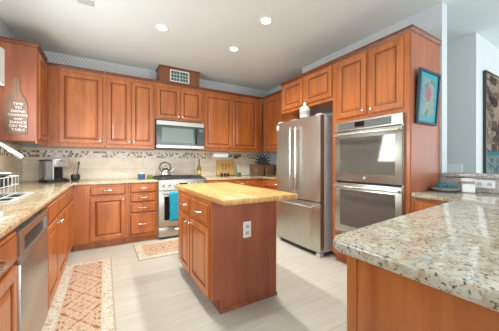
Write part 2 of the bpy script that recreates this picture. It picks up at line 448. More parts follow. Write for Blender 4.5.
# --- back wall uppers: face y=4.28 ; box z 1.45 .. 2.505, crown to 2.58
UY, UZ, UH = 4.28, 1.45, 1.075
dD = YB-UY-.002
GU = 'upper cabinets on the back wall'
cabinet('single-door cherry wall cabinet, first from left corner on back wall', (-.6885, UY, UZ), 0, .688, UH, dD,
        [('door', .138, .658, .03, 1.03, 'rb')], crown={}, rail=True)
cabinet('two-door cherry wall cabinet directly left of the microwave', (.001, UY, UZ), 0, .714, UH, dD,
        [('door', .022, .352, .03, 1.03, 'rb'), ('door', .362, .692, .03, 1.03, 'lb')], crown={}, rail=True)
cabinet('short two-door cherry cabinet above the microwave', (.717, UY, 1.925), 0, .831, .60, dD,
        [('door', .022, .41, .025, .555, 'rb'), ('door', .42, .81, .025, .555, 'lb')], crown={})
cabinet('two-door cherry wall cabinet above paper towel roll, right of microwave', (1.55, UY, UZ), 0, 1.30, UH, dD,
        [('door', .03, .595, .03, 1.03, 'rb'), ('door', .615, 1.18, .03, 1.03, 'lb')], crown={}, rail=True)
# left corner upper: face +X at x=-.69
c = cabinet('cherry corner wall cabinet on left wall whose end panel holds the bottle sign', (-.69, 3.75, UZ), PI/2, .505, UH+.03, .328,
        [('door', .055, .44, .03, 1.05, 'rb')], crown={'ret_l': .328}, body_mat='cherry', rail=True)
part('end_panel', MB().box(-.006, 0, .004, .328, 0, UH+.02, .002), M['cherry_side'], c)
# right upper in the corner: face -X at x=2.87 (local x runs toward the camera)
cabinet('cherry wall cabinet in right back corner beside the refrigerator', (2.872, 4.255, UZ), -PI/2, 1.05, UH, .376,
        [('door', .07, .55, .03, 1.03, 'rb'), ('door', .56, 1.03, .03, 1.03, 'lb')], crown={}, rail=True)
# over-fridge cabinet: face -X at x=2.40
TZ = 2.40
cabinet('two-door cherry cabinet above the refrigerator', (2.40, 3.045, 1.965), -PI/2, 1.005, .435+.0, .562,
        [('door', .055, .485, .045, .425, 'rb'), ('door', .545, 1.0, .045, .425, 'lb')], crown={})
# oven tower
r = thing('oven_tower_cabinet', 'tall cherry cabinet housing the double oven', 'cabinet', (2.40, 2.038, 0), -PI/2)
TW, TD = .888, .562
b = MB(); e = .0006
b.box(e, .075, 0, TD, .10, TZ); b.box(TW-.055, TW-.012, 0, TD, .10, TZ)
b.box(.075, TW-.055, 0, TD, 1.667, TZ); b.box(.075, TW-.055, 0, TD, .10, .372); b.box(.075, TW-.055, TD-.02, TD, .372, 1.667)
part('body', b, M['cherry'], r)
part('side_panel', MB().box(TW-.0115, TW, .004, TD, 0, TZ), M['cherry_side'], r)
part('toe_kick', MB().box(e, TW-.012, .055, TD-.01, 0, .0995), M['cherry'], r)
fronts(r, [('door', .080, .450, 1.715, 2.375, 'rb'), ('door', .487, .822, 1.715, 2.375, 'lb'), ('drawer', .08, .822, .13, .345, 'c')], -.0005)
part('crown_molding', crown_mb(TW, TZ-.005, 0, TD), M['glaze'], r)

# --- base cabinets. left run: face +X at x=-.375 ; back run: face -Y at y=3.975
BZ = .893
LX, BY = -.375, 3.975
bd = LX-XL-.016
cabinet('nearest left base cabinet, one drawer over door beside the dishwasher', (LX, .95, 0), PI/2, .618, BZ, bd,
        [('drawer', .02, .598, .735, .875, 'c'), ('door', .02, .598, .12, .715, 'lt')], kick=.10, name='base_cabinet')
cabinet('cherry sink base cabinet with two false drawers right of dishwasher', (LX, 2.255, 0), PI/2, 1.0, BZ, bd,
        [('drawer', .02, .49, .735, .875, ''), ('drawer', .505, .98, .735, .875, ''), ('door', .02, .49, .12, .715, 'rt'), ('door', .505, .98, .12, .715, 'lt')], kick=.10, hollow=True, name='base_cabinet')
cabinet('narrow cherry base cabinet by left inner corner, drawer over door', (LX, 3.257, 0), PI/2, .717, BZ, bd,
        [('drawer', .02, .66, .735, .875, 'c'), ('door', .02, .66, .12, .715, 'rt')], kick=.10, name='base_cabinet')
dB = YB-BY-.016
cabinet('cherry base cabinet on back wall under the outlet, drawer over one door', (LX+.001, BY, 0), 0, .671, BZ, dB,
        [('drawer', .20, .63, .745, .87, 'c'), ('door', .20, .63, .115, .715, 'rt')], kick=.095, name='base_cabinet')
cabinet('cherry four-drawer base cabinet directly left of the range', (.298, BY, 0), 0, .405, BZ, dB,
        [('drawer', .022, .382, .755, .872, 'c'), ('drawer', .022, .382, .615, .735, 'c'), ('drawer', .022, .382, .455, .595, 'c'), ('drawer', .022, .382, .135, .435, 'c')], kick=.095, name='base_cabinet')
cabinet('cherry base cabinet right of the range behind the butcher block island', (1.487, BY, 0), 0, 1.17, BZ, dB,
        [('drawer', .03, .50, .745, .87, 'c'), ('drawer', .52, 1.0, .745, .87, 'c'), ('door', .03, .50, .115, .715, 'rt'), ('door', .52, 1.0, .115, .715, 'lt')], kick=.095, name='base_cabinet')
cabinet('cherry base cabinet in right back corner behind the refrigerator', (2.66, BY+.64, 0), -PI/2, 1.43, BZ, .585,
        [('drawer', .72, 1.40, .745, .87, 'c'), ('door', .72, 1.40, .115, .715, 'lt')], kick=.095, name='base_cabinet')

def slab(name, label, pts, z0, z1, mat, cat='countertop', bev=.012):
    o = part(name, MB().prism(pts, z0, z1, bev, 3), mat, None, 30); return tag(o, label, cat)
ZU = .895
CF, CB = -.352, 3.952
# left + back-left L with sink cut-out (four pieces would show seams: one grid mesh)
SX0, SX1, SY0, SY1 = -.90, -.568, 2.29, 2.80
b = MB(); xs = [XL+.014, SX0, SX1, CF, .703]; ys = [.60, SY0, SY1, CB, YB-.014]
def inside(i, j):
    if i == 1 and j == 1: return False
    return i < 3 or j == 3
V = {}
def gv(i, j, z):
    if (i, j, z) not in V: V[(i, j, z)] = b.bm.verts.new((xs[i], ys[j], z))
    return V[(i, j, z)]
for i in range(4):
    for j in range(4):
        if not inside(i, j): continue
        for z in (ZU, ZG): b.bm.faces.new([gv(i, j, z), gv(i+1, j, z), gv(i+1, j+1, z), gv(i, j+1, z)])
        for (di, dj, p, q) in ((-1, 0, (i, j), (i, j+1)), (1, 0, (i+1, j), (i+1, j+1)), (0, -1, (i, j), (i+1, j)), (0, 1, (i, j+1), (i+1, j+1))):
            a, c2 = i+di, j+dj
            if not (0 <= a < 4 and 0 <= c2 < 4 and inside(a, c2)):
                b.bm.faces.new([gv(*p, ZU), gv(*q, ZU), gv(*q, ZG), gv(*p, ZG)])
bmesh.ops.recalc_face_normals(b.bm, faces=b.bm.faces[:])
es = [ed for ed in b.bm.edges if len(ed.link_faces) == 2 and ed.calc_face_angle() > 1 and abs(ed.verts[0].co.z-ed.verts[1].co.z) < .001]
bmesh.ops.bevel(b.bm, geom=es, offset=.010, segments=3, affect='EDGES', profile=.5)
tag(part('granite_countertop', b, M['granite'], None, 30), 'golden granite L-shaped countertop with the sink on the left wall', 'countertop')
slab('granite_countertop', 'golden granite countertop in back right corner under baskets', [(1.487, CB), (2.637, CB), (2.637, 3.186), (3.246, 3.186), (3.246, YB-.015), (1.487, YB-.015)], ZU, ZG, M['granite'])

# --- peninsula on the right
def arc(cx, cy, r, a0, a1, n=6): return [(cx+r*math.cos(math.radians(a0+(a1-a0)*k/n)), cy+r*math.sin(math.radians(a0+(a1-a0)*k/n))) for k in range(n+1)]
slope = .092
pen = [(.698, -1.3), (2.945, -1.3), (2.945, 1.146), (2.40, 1.146)] + arc(2.40, 1.106, .04, 90, 180, 4)[0:] + [(2.36, .60+slope*1.645)] + arc(.733, .575, .035, 95, 180, 5)
pen = [pen[0]] + pen[1:]
slab('granite_countertop', 'speckled granite peninsula countertop in the right foreground', pen, .89, ZG, M['granite_cool'], bev=.014)
r = thing('peninsula_cabinet', 'cherry peninsula base with plain back panel in right foreground', 'cabinet', (0, 0, 0))
b = MB(); b.prism([(.765, -1.28), (2.90, -1.28), (2.90, .60), (2.38, .60+slope*1.63), (.765, .572)], .10, .889)
part('body', b, M['cherry'], r)
part('toe_kick', MB().box(.78, 2.9, -1.25, .55, 0, .0995), M['cherry'], r)
part('back_panel', MB().box(.752, .764, -1.28, .572, .0, .889, .002), M['cherry'], r)
part('corner_trim', MB().box(.746, .7515, .535, .572, .0, .889, .002), M['cherry'], r)
cabinet('small cherry drawer cabinet between oven tower and peninsula', (2.40, 1.146, 0), -PI/2, .36, .889, .545,
        [('drawer', .02, .34, .715, .862, 'c'), ('door', .02, .34, .115, .695, 'lt')], kick=.095, name='base_cabinet')
slab('granite_backsplash', 'grey speckled granite backsplash under the bar ledge', [(2.948, -1.3), (2.962, -1.3), (2.962, 1.128), (2.948, 1.128)], ZG, 1.054, M['granite_grey'], 'backsplash', .001)
slab('bar_ledge', 'granite bar ledge capping the half wall on the right', [(2.925, -2.0), (3.22, -2.0), (3.22, 1.112), (2.925, 1.112)], 1.056, 1.098, M['granite_grey'], 'ledge')

# --- island
r = thing('kitchen_island', 'cherry island with butcher block top in the middle of the floor', 'kitchen island', (0, 0, 0))
IX0, IX1, IY0, IY1, IZ = .715, 1.335, 1.775, 2.78, .90
part('body', MB().box(IX0+.001, IX1, IY0+.012, IY1, .115, IZ), M['cherry'], r)
part('toe_kick', MB().box(IX0+.07, IX1-.01, IY0+.03, IY1-.02, 0, .1148), M['cherry_side'], r)
b = MB(); b.prism([(IX0, .115), (IX0+.07, .115), (IX0+.07, 0), (IX1+.004, 0), (IX1+.004, IZ), (IX0, IZ)], 0, .0118)
for v in b.bm.verts: v.co = Vector((v.co.x, IY0+v.co.z, v.co.y))
part('end_panel', b, M['cherry_side'], r)
part('base_molding', MB().box(IX0+.062, IX1+.012, IY0-.010, IY0-.0005, 0, .028, .004), M['cherry_side'], r)
b = MB().box(.70, 1.375, 1.525, 2.90, IZ+.0005, .94, .004, 2)
part('butcher_block_top', b, M['butcher'], r)
# fronts on the -X face: local x runs toward the camera
def turn(o):
    o.location = (IX0, IY1, 0); o.rotation_euler = (0, 0, -PI/2)
for nm, x0, x1, z0, z1, hx in (('drawer', .14, .475, .70, .862, 1), ('drawer', .505, .965, .70, .862, 1), ('door', .14, .475, .125, .675, 'r'), ('door', .505, .965, .125, .675, 'l')):
    if nm == 'door':
        o = part('door', MB().panel(x0, x1, z0, z1, DOOR(.06), 0, (5, 6)), [M['cherry'], M['glaze']], r, 0); turn(o)
        part('knob', knob_mb(x1-.03 if hx == 'r' else x0+.03, z1-.045, -.02), M['nickel'], o)
    else:
        o = part('drawer', MB().panel(x0, x1, z0, z1, DRAW, 0, (3,)), [M['cherry'], M['glaze']], r, 0); turn(o)
        part('handle', pull_mb((x0+x1)/2, (z0+z1)/2, -.019, .17), M['nickel'], o)

def outlet(label, loc, rz, w=.075, h=.118, gangs=1, horizontal=False, name='wall_outlet', switch=False):
    r = thing(name, label, 'outlet' if not switch else 'light switch', loc, rz)
    part('cover_plate', MB().box(-w/2, w/2, -.006, 0, -h/2, h/2, .003), M['white'], r)
    if horizontal: sp = [(-w/4, 0), (w/4, 0)]
    elif switch: sp = [((k-(gangs-1)/2)*w/gangs, 0) for k in range(gangs)]
    else: sp = [(0, -.027), (0, .027)]
    for x, z in sp:
        o = part('socket' if not switch else 'rocker', MB().box(x-.016, x+.016, -.0085, -.0062, z-.014 if not switch else z-.03, z+.014 if not switch else z+.03, .002), M['lightgrey'] if not switch else M['white'], r)
        if not switch: part('slot', MB().box(x-.008, x-.005, -.0092, -.0086, z-.006, z+.006).box(x+.005, x+.008, -.0092, -.0086, z-.006, z+.006), M['black'], o)
    return r
outlet('silver-grey electrical outlet on the end panel of the island', (1.03, IY0-.0005, .635), 0, .078, .135)
outlet('white outlet on tiled backsplash left of the range', (.278, YB-.0155, 1.295), 0, .075, .125)
outlet('wide white outlet plate on granite backsplash right of the napkin box', (2.9475, .80, 1.005), -PI/2, .14, .072, 2, True)
outlet('white multi-gang light switch above bar ledge', (4.0495, 1.40, 1.125), -PI/2, .17, .115, 3, name='light_switch', switch=True)

# ---------------------------------------------------------------- appliances
# dishwasher: face +X
r = thing('dishwasher', 'stainless dishwasher under left counter with pocket handle', 'dishwasher', (LX+.002, 1.585, 0), PI/2)
W = .655
part('body', MB().box(.004, W-.004, .03, .58, .10, .885), M['steel_side'], r)
part('door', MB().box(.006, W-.006, -.022, .029, .115, .70, .004, 2), M['steel'], r)
b = MB().box(.006, W-.006, -.022, -.004, .701, .745, .002).box(.006, W-.006, -.022, -.004, .825, .866, .002).box(.006, .06, -.022, -.004, .745, .825).box(W-.06, W-.006, -.022, -.004, .745, .825).box(.006, W-.006, -.003, .029, .701, .866)
part('handle_pocket', b, M['steel'], r)
part('pocket_recess', MB().box(.0605, W-.0605, -.0045, -.0032, .7455, .8245), M['dark'], r)
part('kick_plate', MB().box(.01, W-.01, .045, .06, .005, .098), M['dark'], r)

# range: face -Y at y=3.93
r = thing('kitchen_range', 'stainless slide-in range under the microwave', 'range', (.709, 3.94, 0), 0)
W = .768
part('body', MB().box(.002, W-.002, .03, .655, .03, .90), M['steel_side'], r)
part('oven_door', MB().box(.004, W-.004, -.012, .029, .195, .755, .006, 2), M['steel'], r)
part('window', MB().box(.085, W-.085, -.0145, -.0122, .30, .665, .001), M['black_glass'], r)
b = MB(); b.tube([(.05, -.052, .715), (W-.05, -.052, .715)], .011, 12); b.cyl((.07, -.052, .715), (.07, -.0125, .715), .008); b.cyl((W-.07, -.052, .715), (W-.07, -.0125, .715), .008)
part('handle', b, M['chrome'], r)
dr = part('storage_drawer', MB().box(.004, W-.004, -.010, .029, .035, .188, .005, 2), M['steel'], r)
part('handle_lip', MB().box(.25, W-.25, -.020, -.0105, .125, .15, .004), M['chrome'], dr)
b = MB(); b.prism([(-.018, .765), (.03, .765), (.06, .925), (.012, .925)], 0, W-.008, .003)
for v in b.bm.verts: v.co = Vector((v.co.z+.004, v.co.x, v.co.y))
cp = part('control_panel', b, M['steel'], r)
for k, x in enumerate((.07, .165, .26, .51, .605, .70)):
    mt = Matrix.Translation((x, -.006, .845)) @ Matrix.Rotation(PI/2+.18, 4, 'X')
    part('knob', MB().lathe([(.024, 0), (.024, .008), (.019, .012), (.017, .034), (.004, .036)], n=18, mat=mt), M['chrome'], r)
part('display', MB().box(.32, .45, -.0115, -.005, .82, .87), M['black_glass'], r)
part('cooktop', MB().box(.0, W, .012, .655, .9255, .940, .003), M['dark'], r)
for gx in (.03, .275, .52):
    b = MB(); gw = .215
    for yy in (.06, .335, .61): b.box(gx, gx+gw, yy, yy+.012, .950, .966, .003)
    for xx in (gx, gx+gw/2-.006, gx+gw-.012): b.box(xx, xx+.012, .06, .622, .950, .966, .003)
    for xx in (gx, gx+gw-.012):
        for yy in (.06, .61): b.box(xx, xx+.012, yy, yy+.012, .9405, .951)
    part('grate', b, M['dark'], r)
RX, RY = .709, 3.94

# microwave
r = thing('microwave_oven', 'over-the-range stainless microwave with dark glass door', 'microwave', (.719, 4.18, 1.44), 0)
W, Hh = .815, .455
part('body', MB().box(.002, W-.002, .022, .425, 0, Hh), M['dark'], r)
part('door', MB().box(.002, W-.115, -.012, .0215, .055, Hh-.075, .004), M['mw_glass'], r)
part('window', MB().box(.085, W-.20, -.0145, -.0122, .095, Hh-.115, .001), M['mw_screen'], r)
part('vent_panel', MB().box(.0, W, -.016, .0215, Hh-.074, Hh, .004), M['steel'], r)
part('bottom_panel', MB().box(.0, W, -.016, .0215, 0, .054, .004), M['steel'], r)
b = MB(); b.tube([(W-.150, -.018, .085), (W-.150, -.042, .11), (W-.150, -.042, Hh-.125), (W-.150, -.018, Hh-.10)], .011, 10)
part('handle', b, M['black'], r)
part('control_panel', MB().box(W-.114, W-.002, -.012, .0215, .055, Hh-.075, .003), M['mw_glass'], r)
o = part('display', MB().box(W-.095, W-.025, -.0135, -.0122, Hh-.155, Hh-.115), M['mw_screen'], r)
part('badge', MB().box(.36, .45, -.0172, -.0161, .022, .034), M['chrome'], r)

# refrigerator: face -X at x=2.30
r = thing('refrigerator', 'stainless french door refrigerator with bottom freezer', 'refrigerator', (2.315, 3.06, 0), -PI/2)
W = .905
part('body', MB().box(.004, W-.004, .075, .645, .055, 1.7995, .004), M['steel_side'], r)
def bowed(b, x0, x1, z0, z1, y0, bow, c0, c1, th=.07):
    """door with a gently bowed front spanning the whole fridge width c0..c1"""
    n = 10; f = []; 
    for k in range(n+1):
        x = x0+(x1-x0)*k/n; u = (x-c0)/(c1-c0)*2-1
        f.append((x, y0-bow*(1-u*u)))
    pts = f+[(x1, y0+th), (x0, y0+th)]
    b.prism(pts, z0, z1, .004, 2); return b
dl = part('door', bowed(MB(), .003, W/2-.003, .70, 1.80, 0, .018, 0, W), M['steel_v'], r)
dr = part('door', bowed(MB(), W/2+.003, W-.003, .70, 1.80, 0, .018, 0, W), M['steel_v'], r)
fz = part('freezer_drawer', bowed(MB(), .003, W-.003, .065, .685, 0, .018, 0, W), M['steel_v'], r)
def bar(b, p, q, o, rad=.012):
    p, q, o = Vector(p), Vector(q), Vector(o); d = (q-p).normalized()
    b.tube([p, q], rad, 12); b.cyl(p+d*.03, p+d*.03-o, rad*.8, 10); b.cyl(q-d*.03, q-d*.03-o, rad*.8, 10); return b
part('handle', bar(MB(), (W/2-.055, -.068, .765), (W/2-.055, -.068, 1.695), (0, -.052, 0), .013), M['chrome'], dl)
part('handle', bar(MB(), (W/2+.055, -.068, .765), (W/2+.055, -.068, 1.695), (0, -.052, 0), .013), M['chrome'], dr)
part('handle', bar(MB(), (.07, -.066, .635), (W-.07, -.066, .635), (0, -.055, 0), .013), M['chrome'], fz)
part('badge', MB().box(W/2-.05, W/2+.05, -.0205, -.0185, .135, .155), M['silver'], fz)
part('base_grille', MB().box(.02, W-.02, .035, .07, .008, .054), M['dark'], r)
for x in (.05, W-.05): part('foot', MB().box(x-.035, x+.035, .005, .074, 0, .05, .004), M['steel_side'], r)
for x in (.06, W-.06): part('hinge_cover', MB().box(x-.05, x+.05, .02, .16, 1.8005, 1.822, .005), M['steel_side'], r)

# double oven in the tower: local x toward camera
r = thing('double_wall_oven', 'stainless double wall oven in the tall cabinet', 'oven', (2.38, 1.972, 0), -PI/2)
W = .768
part('body', MB().box(.012, W-.012, .030, .55, .374, 1.660), M['dark'], r)
part('trim_frame', MB().box(0, W, -.004, .0195, .372, .392).box(0, .012, -.004, .0195, .392, 1.664).box(W-.012, W, -.004, .0195, .392, 1.664), M['steel'], r)
cp = part('control_panel', MB().box(.001, W-.001, -.022, -.0045, 1.558, 1.664, .003), M['steel'], r)
part('display', MB().box(.055, W-.10, -.0245, -.0222, 1.572, 1.648, .001), plain('grey_control_glass', (.16, .17, .17), .15), cp)
part('clock', MB().box(.27, .385, -.0258, -.0246, 1.588, 1.642), M['black_glass'], cp)
for z0, z1 in ((.990, 1.548), (.402, .968)):
    d = part('oven_door', MB().box(.004, W-.004, -.024, -.0045, z0, z1, .004, 2), M['steel'], r)
    wn = part('window', MB().box(.075, W-.065, -.0265, -.0242, z0+.085, z1-.075, .001), M['grey_glass'], d)
    b = MB(); hz = z1-.038
    pts = [(.02, -.028, hz-.008)]+[(.02+(W-.04)*k/8, -.062-.016*(1-(k/4-1)**2), hz) for k in range(9)]+[(W-.02, -.028, hz-.008)]
    b.tube(pts, .012, 10); part('handle', b, M['steel'], d)
    bt = part('badge', MB().lathe([(.016, 0), (.016, .002)], n=16, mat=Matrix.Translation((W/2, -.0242, z0+.045)) @ Matrix.Rotation(PI/2, 4, 'X')), M['silver'], d)

# ---------------------------------------------------------------- sink, faucet, rack
r = thing('kitchen_sink', 'stainless sink set in the left granite counter', 'sink', (0, 0, 0))
b = MB(); rim = .034; z = ZG+.0008
o4 = lambda i, zz: [(SX0-i, SY0-i, zz), (SX1+i, SY0-i, zz), (SX1+i, SY1+i, zz), (SX0-i, SY1+i, zz)]
b.rings([o4(rim, z), o4(rim-.003, z+.006), o4(-.004, z+.006), o4(-.007, z-.004)], False, False)
part('rim', b, plain('pale_steel_rim', (.74, .73, .70), .3, .4), r)
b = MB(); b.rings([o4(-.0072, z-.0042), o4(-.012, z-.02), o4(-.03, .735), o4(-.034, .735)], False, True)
part('basin', b, plain('shaded_basin', (.13, .14, .135), .4, .2), r)  # shade inside the deep bowl is put into this dark steel colour
part('drain', MB().lathe([(.045, .7352), (.045, .738), (.03, .738), (.028, .7365)], ((SX0+SX1)/2, (SY0+SY1)/2, 0), 20), M['chrome'], r)
r = thing('kitchen_faucet', 'brushed nickel pull-down faucet arching over the sink', 'faucet', (-.955, 2.62, ZG+.0075))
part('base', MB().lathe([(.030, 0), (.030, .012), (.022, .02), (.020, .075), (.016, .08)]), M['nickel'], r)
pts = [(0, 0, .078), (0, 0, .26), (.006, .012, .33), (.03, .035, .39), (.07, .075, .428), (.12, .115, .445), (.17, .145, .44), (.215, .165, .418), (.25, .172, .39)]
part('spout', MB().tube(pts, .0125, 12), M['nickel'], r)
p = Vector(pts[-1]); q = Vector((-.612+.955, 2.80-2.62, 1.232-ZG-.001))
part('spray_head', MB().tube([p, p.lerp(q, .3), p.lerp(q, .85), q], [.015, .018, .024, .021], 14), M['nickel'], r)
part('lever', MB().tube([(0, -.02, .05), (.02, -.06, .075), (.03, -.09, .11)], [.008, .007, .006], 8), M['nickel'], r)

r = thing('dish_rack', 'white wire dish rack over the sink', 'dish rack', (0, 0, 0))
b = MB(); x0, x1, y0, y1, zb = -.915, -.635, 2.36, 2.80, ZG+.012
for zz, i in ((zb+.0, .01), (zb+.075, .004), (zb+.145, 0)):
    b.tube([(x0+i, y0+i, zz), (x1-i, y0+i, zz), (x1-i, y1-i, zz), (x0+i, y1-i, zz), (x0+i, y0+i, zz)], .0036, 6)
for k in range(6):
    u = k/5
    for (xa, ya) in ((x0+(x1-x0)*u, y0), (x0+(x1-x0)*u, y1), (x0, y0+(y1-y0)*u), (x1, y0+(y1-y0)*u)):
        b.tube([(xa, ya, zb), (xa, ya, zb+.145)], .0022, 6)
    b.tube([(x0+(x1-x0)*u, y0+.01, zb), (x0+(x1-x0)*u, y1-.01, zb)], .0022, 6)
for yy in (y0+.06, y1-.06): b.tube([(x0, yy, zb), (-.55, yy, zb)], .0035, 6)
part('wire_basket', b, M['white'], r)
bw = MB().lathe([(.055, 0), (.09, .012), (.105, .06), (.110, .095), (.104, .095), (.099, .06), (.08, .018), (.01, .012)], (-.757, 2.675, zb+.045), 28)
tag(part('mixing_bowl', bw, M['dark']), 'dark bowl drying in the white wire dish rack', 'bowl')
bw = MB().lathe([(.06, 0), (.104, .022), (.112, .03), (.107, .033), (.06, .010), (.01, .008)], (-.757, 2.675, zb+.1405), 28)
tag(part('plate', bw, M['plate']), 'shallow grey plate lying across the bowl in the dish rack', 'plate')

# ---------------------------------------------------------------- coffee corner
r = thing('coffee_maker', 'silver and black single-serve coffee maker in the left back corner', 'coffee maker', (-.60, 4.36, ZG+.0005), math.radians(30))
part('base', MB().box(-.15, .115, -.145, .13, 0, .03, .008, 2), M['black'], r)
part('column', MB().box(-.07, .11, .03, .13, .0305, .30, .01, 2), M['silver'], r)
part('brew_head', MB().box(-.07, .11, -.13, .0295, .205, .325, .018, 3), M['silver'], r)
part('side_panel', MB().box(-.080, -.0705, -.13, .13, .0305, .32, .004), M['white'], r)
part('alcove', MB().box(-.055, .095, .022, .0295, .0305, .2045), M['black'], r)
part('drip_tray', MB().box(-.045, .085, -.135, .01, .0305, .05, .006), M['dark'], r)
part('dispenser', MB().lathe([(.026, -.03), (.03, 0)], (.02, -.05, .2045), 14), M['black'], r)
part('handle', MB().box(-.02, .06, -.150, -.131, .275, .305, .006), M['chrome'], r)
part('water_tank', MB().box(-.15, -.082, -.10, .12, .0305, .29, .015, 3), M['tank'], r)
part('tank_lid', MB().box(-.153, -.081, -.105, .125, .2905, .305, .005), M['black'], r)
r = thing('utensil_holder', 'dark round crock with utensils beside the coffee maker', 'utensil holder', (-.375, 4.40, ZG+.0005))
part('crock', MB().lathe([(.042, 0), (.055, .02), (.056, .07), (.050, .095), (.045, .095), (.050, .07), (.045, .03), (.01, .02)]), M['dark'], r)
for k, (dx, dy, hh) in enumerate(((.03, 0, .28), (-.025, .01, .22), (.0, -.02, .20))):
    tag(part('cooking_utensil', MB().tube([(-.375+dx*.4, 4.40+dy*.4, ZG+.026), (-.375+dx*1.2, 4.40+dy, ZG+hh*.75), (-.375+dx*1.4, 4.40+dy*1.3, ZG+hh)], [.006, .006, .016], 8), (M['dark'], M['bread'], M['silver'])[k]),
        ('tall dark cooking utensil in the crock by coffee maker', 'wooden cooking utensil in the crock by coffee maker', 'silver cooking utensil in the crock by coffee maker')[k], 'utensil')

# ---------------------------------------------------------------- things left of and on the range
r = thing('lidded_canister', 'small blue canister on back counter left of the sponge', 'canister', (.525, 4.40, ZG+.0005))
part('jar', MB().lathe([(.05, 0), (.056, .01), (.056, .075), (.05, .082)]), M['blue'], r)
part('lid', MB().lathe([(.052, .0825), (.052, .092), (.016, .098), (.014, .115), (.002, .118)]), M['white'], r)
tag(part('dish_sponge', MB().box(.62, .71, 4.44, 4.51, ZG+.0005, ZG+.055, .012, 3), M['green']), 'green and tan scrub sponge left of the range', 'sponge')
r = thing('tea_kettle', 'chrome tea kettle with black arched handle on the range', 'kettle', (.905, 4.40, .9667))
part('pot', MB().lathe([(.075, 0), (.098, .012), (.102, .04), (.085, .095), (.055, .128), (.045, .132)], n=28), M['chrome'], r)
part('lid', MB().lathe([(.046, .1325), (.040, .142), (.010, .148), (.012, .165), (.004, .172)]), M['chrome'], r)
part('handle', MB().tube([(-.085+.0, 0, .10), (-.092, 0, .16), (-.07, 0, .215), (0, 0, .238), (.07, 0, .215), (.092, 0, .16), (.085, 0, .10)], .010, 10), M['black'], r)
part('spout', MB().tube([(.075, -.01, .06), (.115, -.015, .10), (.135, -.018, .135)], [.022, .016, .011], 12), M['chrome'], r)
r = thing('oil_bottle', 'olive green oil bottle at the right end of the range', 'bottle', (1.525, 4.42, ZG+.0005))
part('bottle', MB().lathe([(.034, 0), (.038, .006), (.038, .15), (.030, .19), (.014, .225), (.0125, .28), (.015, .282), (.015, .292)], n=20), M['olive'], r)
part('cap', MB().lathe([(.013, .2925), (.012, .33), (.004, .334)], n=14), M['dark'], r)
part('label', MB().lathe([(.0386, .05), (.0386, .12)], n=20), M['bread'], r)
# towel hanging from the range handle
b = MB(); n = 14; cx = RX+.225; yb = RY-.052
def tw(u, z, side):
    w = .075+.012*math.sin(z*9)
    return (cx+(u-.5)*2*w, yb+(-.0155 if side < 0 else .0155)+side*.006*(1+math.sin(u*11+z*6)), z)
prof = [(-1, .30+.02*k) for k in range(21)]
rowsF = [[tw(u/n, .29+.424*k/16, -1) for u in range(n+1)] for k in range(17)]
top = [[(cx+(u/n-.5)*.15, yb-.0165*math.cos(a), .715+.0165*math.sin(a)) for u in range(n+1)] for a in (PI*.15, PI*.5, PI*.85)]
rowsB = [[tw(u/n, .714-.30*k/8, 1) for u in range(n+1)] for k in range(9)]
rows = rowsF+top+rowsB
VV = [[b.bm.verts.new(p) for p in rr] for rr in rows]
for a, c2 in zip(VV, VV[1:]):
    for k in range(n): b.bm.faces.new((a[k], a[k+1], c2[k+1], c2[k]))
tw_o = part('dish_towel', b, M['teal']); sm = tw_o.modifiers.new('thick', 'SOLIDIFY'); sm.thickness = .004; sm.offset = 1
tag(tw_o, 'turquoise dish towel hanging on the range handle', 'towel')

# ---------------------------------------------------------------- right part of back counter
r = thing('paper_towel_roll', 'white paper towel roll under the cabinet right of microwave', 'paper towel', (1.76, 4.40, 1.345))
part('roll', MB().cyl((0.03, 0, 0), (.33, 0, 0), .060, 28), M['paper'], r)
part('holder', MB().cyl((.0, 0, 0), (.0295, 0, 0), .014, 12).cyl((.3305, 0, 0), (.36, 0, 0), .014, 12).box(.004, .012, -.015, .015, -.01, .073).box(.348, .356, -.015, .015, -.01, .073), M['silver'], r)
mt = Matrix.Translation((2.145, 4.565, ZG+.003)) @ Matrix.Rotation(-.10, 4, 'X')
r = thing('cutting_board', 'golden wooden cutting board leaning on the backsplash', 'cutting board', (2.145, 4.565, ZG+.003)); r.rotation_euler = (-.10, 0, 0)
part('board', MB().box(-.205, .205, -.02, 0, 0, .31, .008, 3), M['bread'], r)
b = MB()
for k in (-1, 0, 1):
    x = k*.075
    b.cyl((x, -.0235, .07), (x, -.0235, .19), .006, 8); b.box(x-.016, x+.016, -.0245, -.0215, .19, .245, .006)
part('fork_motif', b, M['redbrown'], r)
r = thing('photo_frame', 'slim white frame leaning right of the cutting board', 'frame', (2.55, 4.53, ZG+.0005)); r.rotation_euler = (-.12, 0, 0)
b = MB().box(-.15, .15, -.012, 0, 0, .02, .003).box(-.15, .15, -.012, 0, .20, .22, .003).box(-.15, -.13, -.012, 0, .02, .20).box(.13, .15, -.012, 0, .02, .20)
part('frame', b, M['white'], r); part('backing', MB().box(-.129, .129, -.006, -.002, .0205, .1995), M['cream'], r)
tag(part('salt_pot', MB().lathe([(.03, 0), (.042, .02), (.04, .05), (.02, .065), (.012, .075), (.004, .078)], (2.32, 4.30, ZG+.0005)), M['leafgreen']), 'little green pot in front of the cutting board', 'pot')
for k, x in enumerate((1.99, 2.06, 2.13)):
    tag(part('small_jar', MB().lathe([(.022, 0), (.026, .01), (.026, .045), (.018, .052), (.018, .06), (.004, .062)], (x, 4.42, ZG+.0005), 16), M['dark']),
        ('small dark jar before cutting board, left of its trio', 'small dark jar before cutting board, middle of its trio', 'small dark jar before cutting board, right of its trio')[k], 'jar', 'small dark jars before the cutting board')
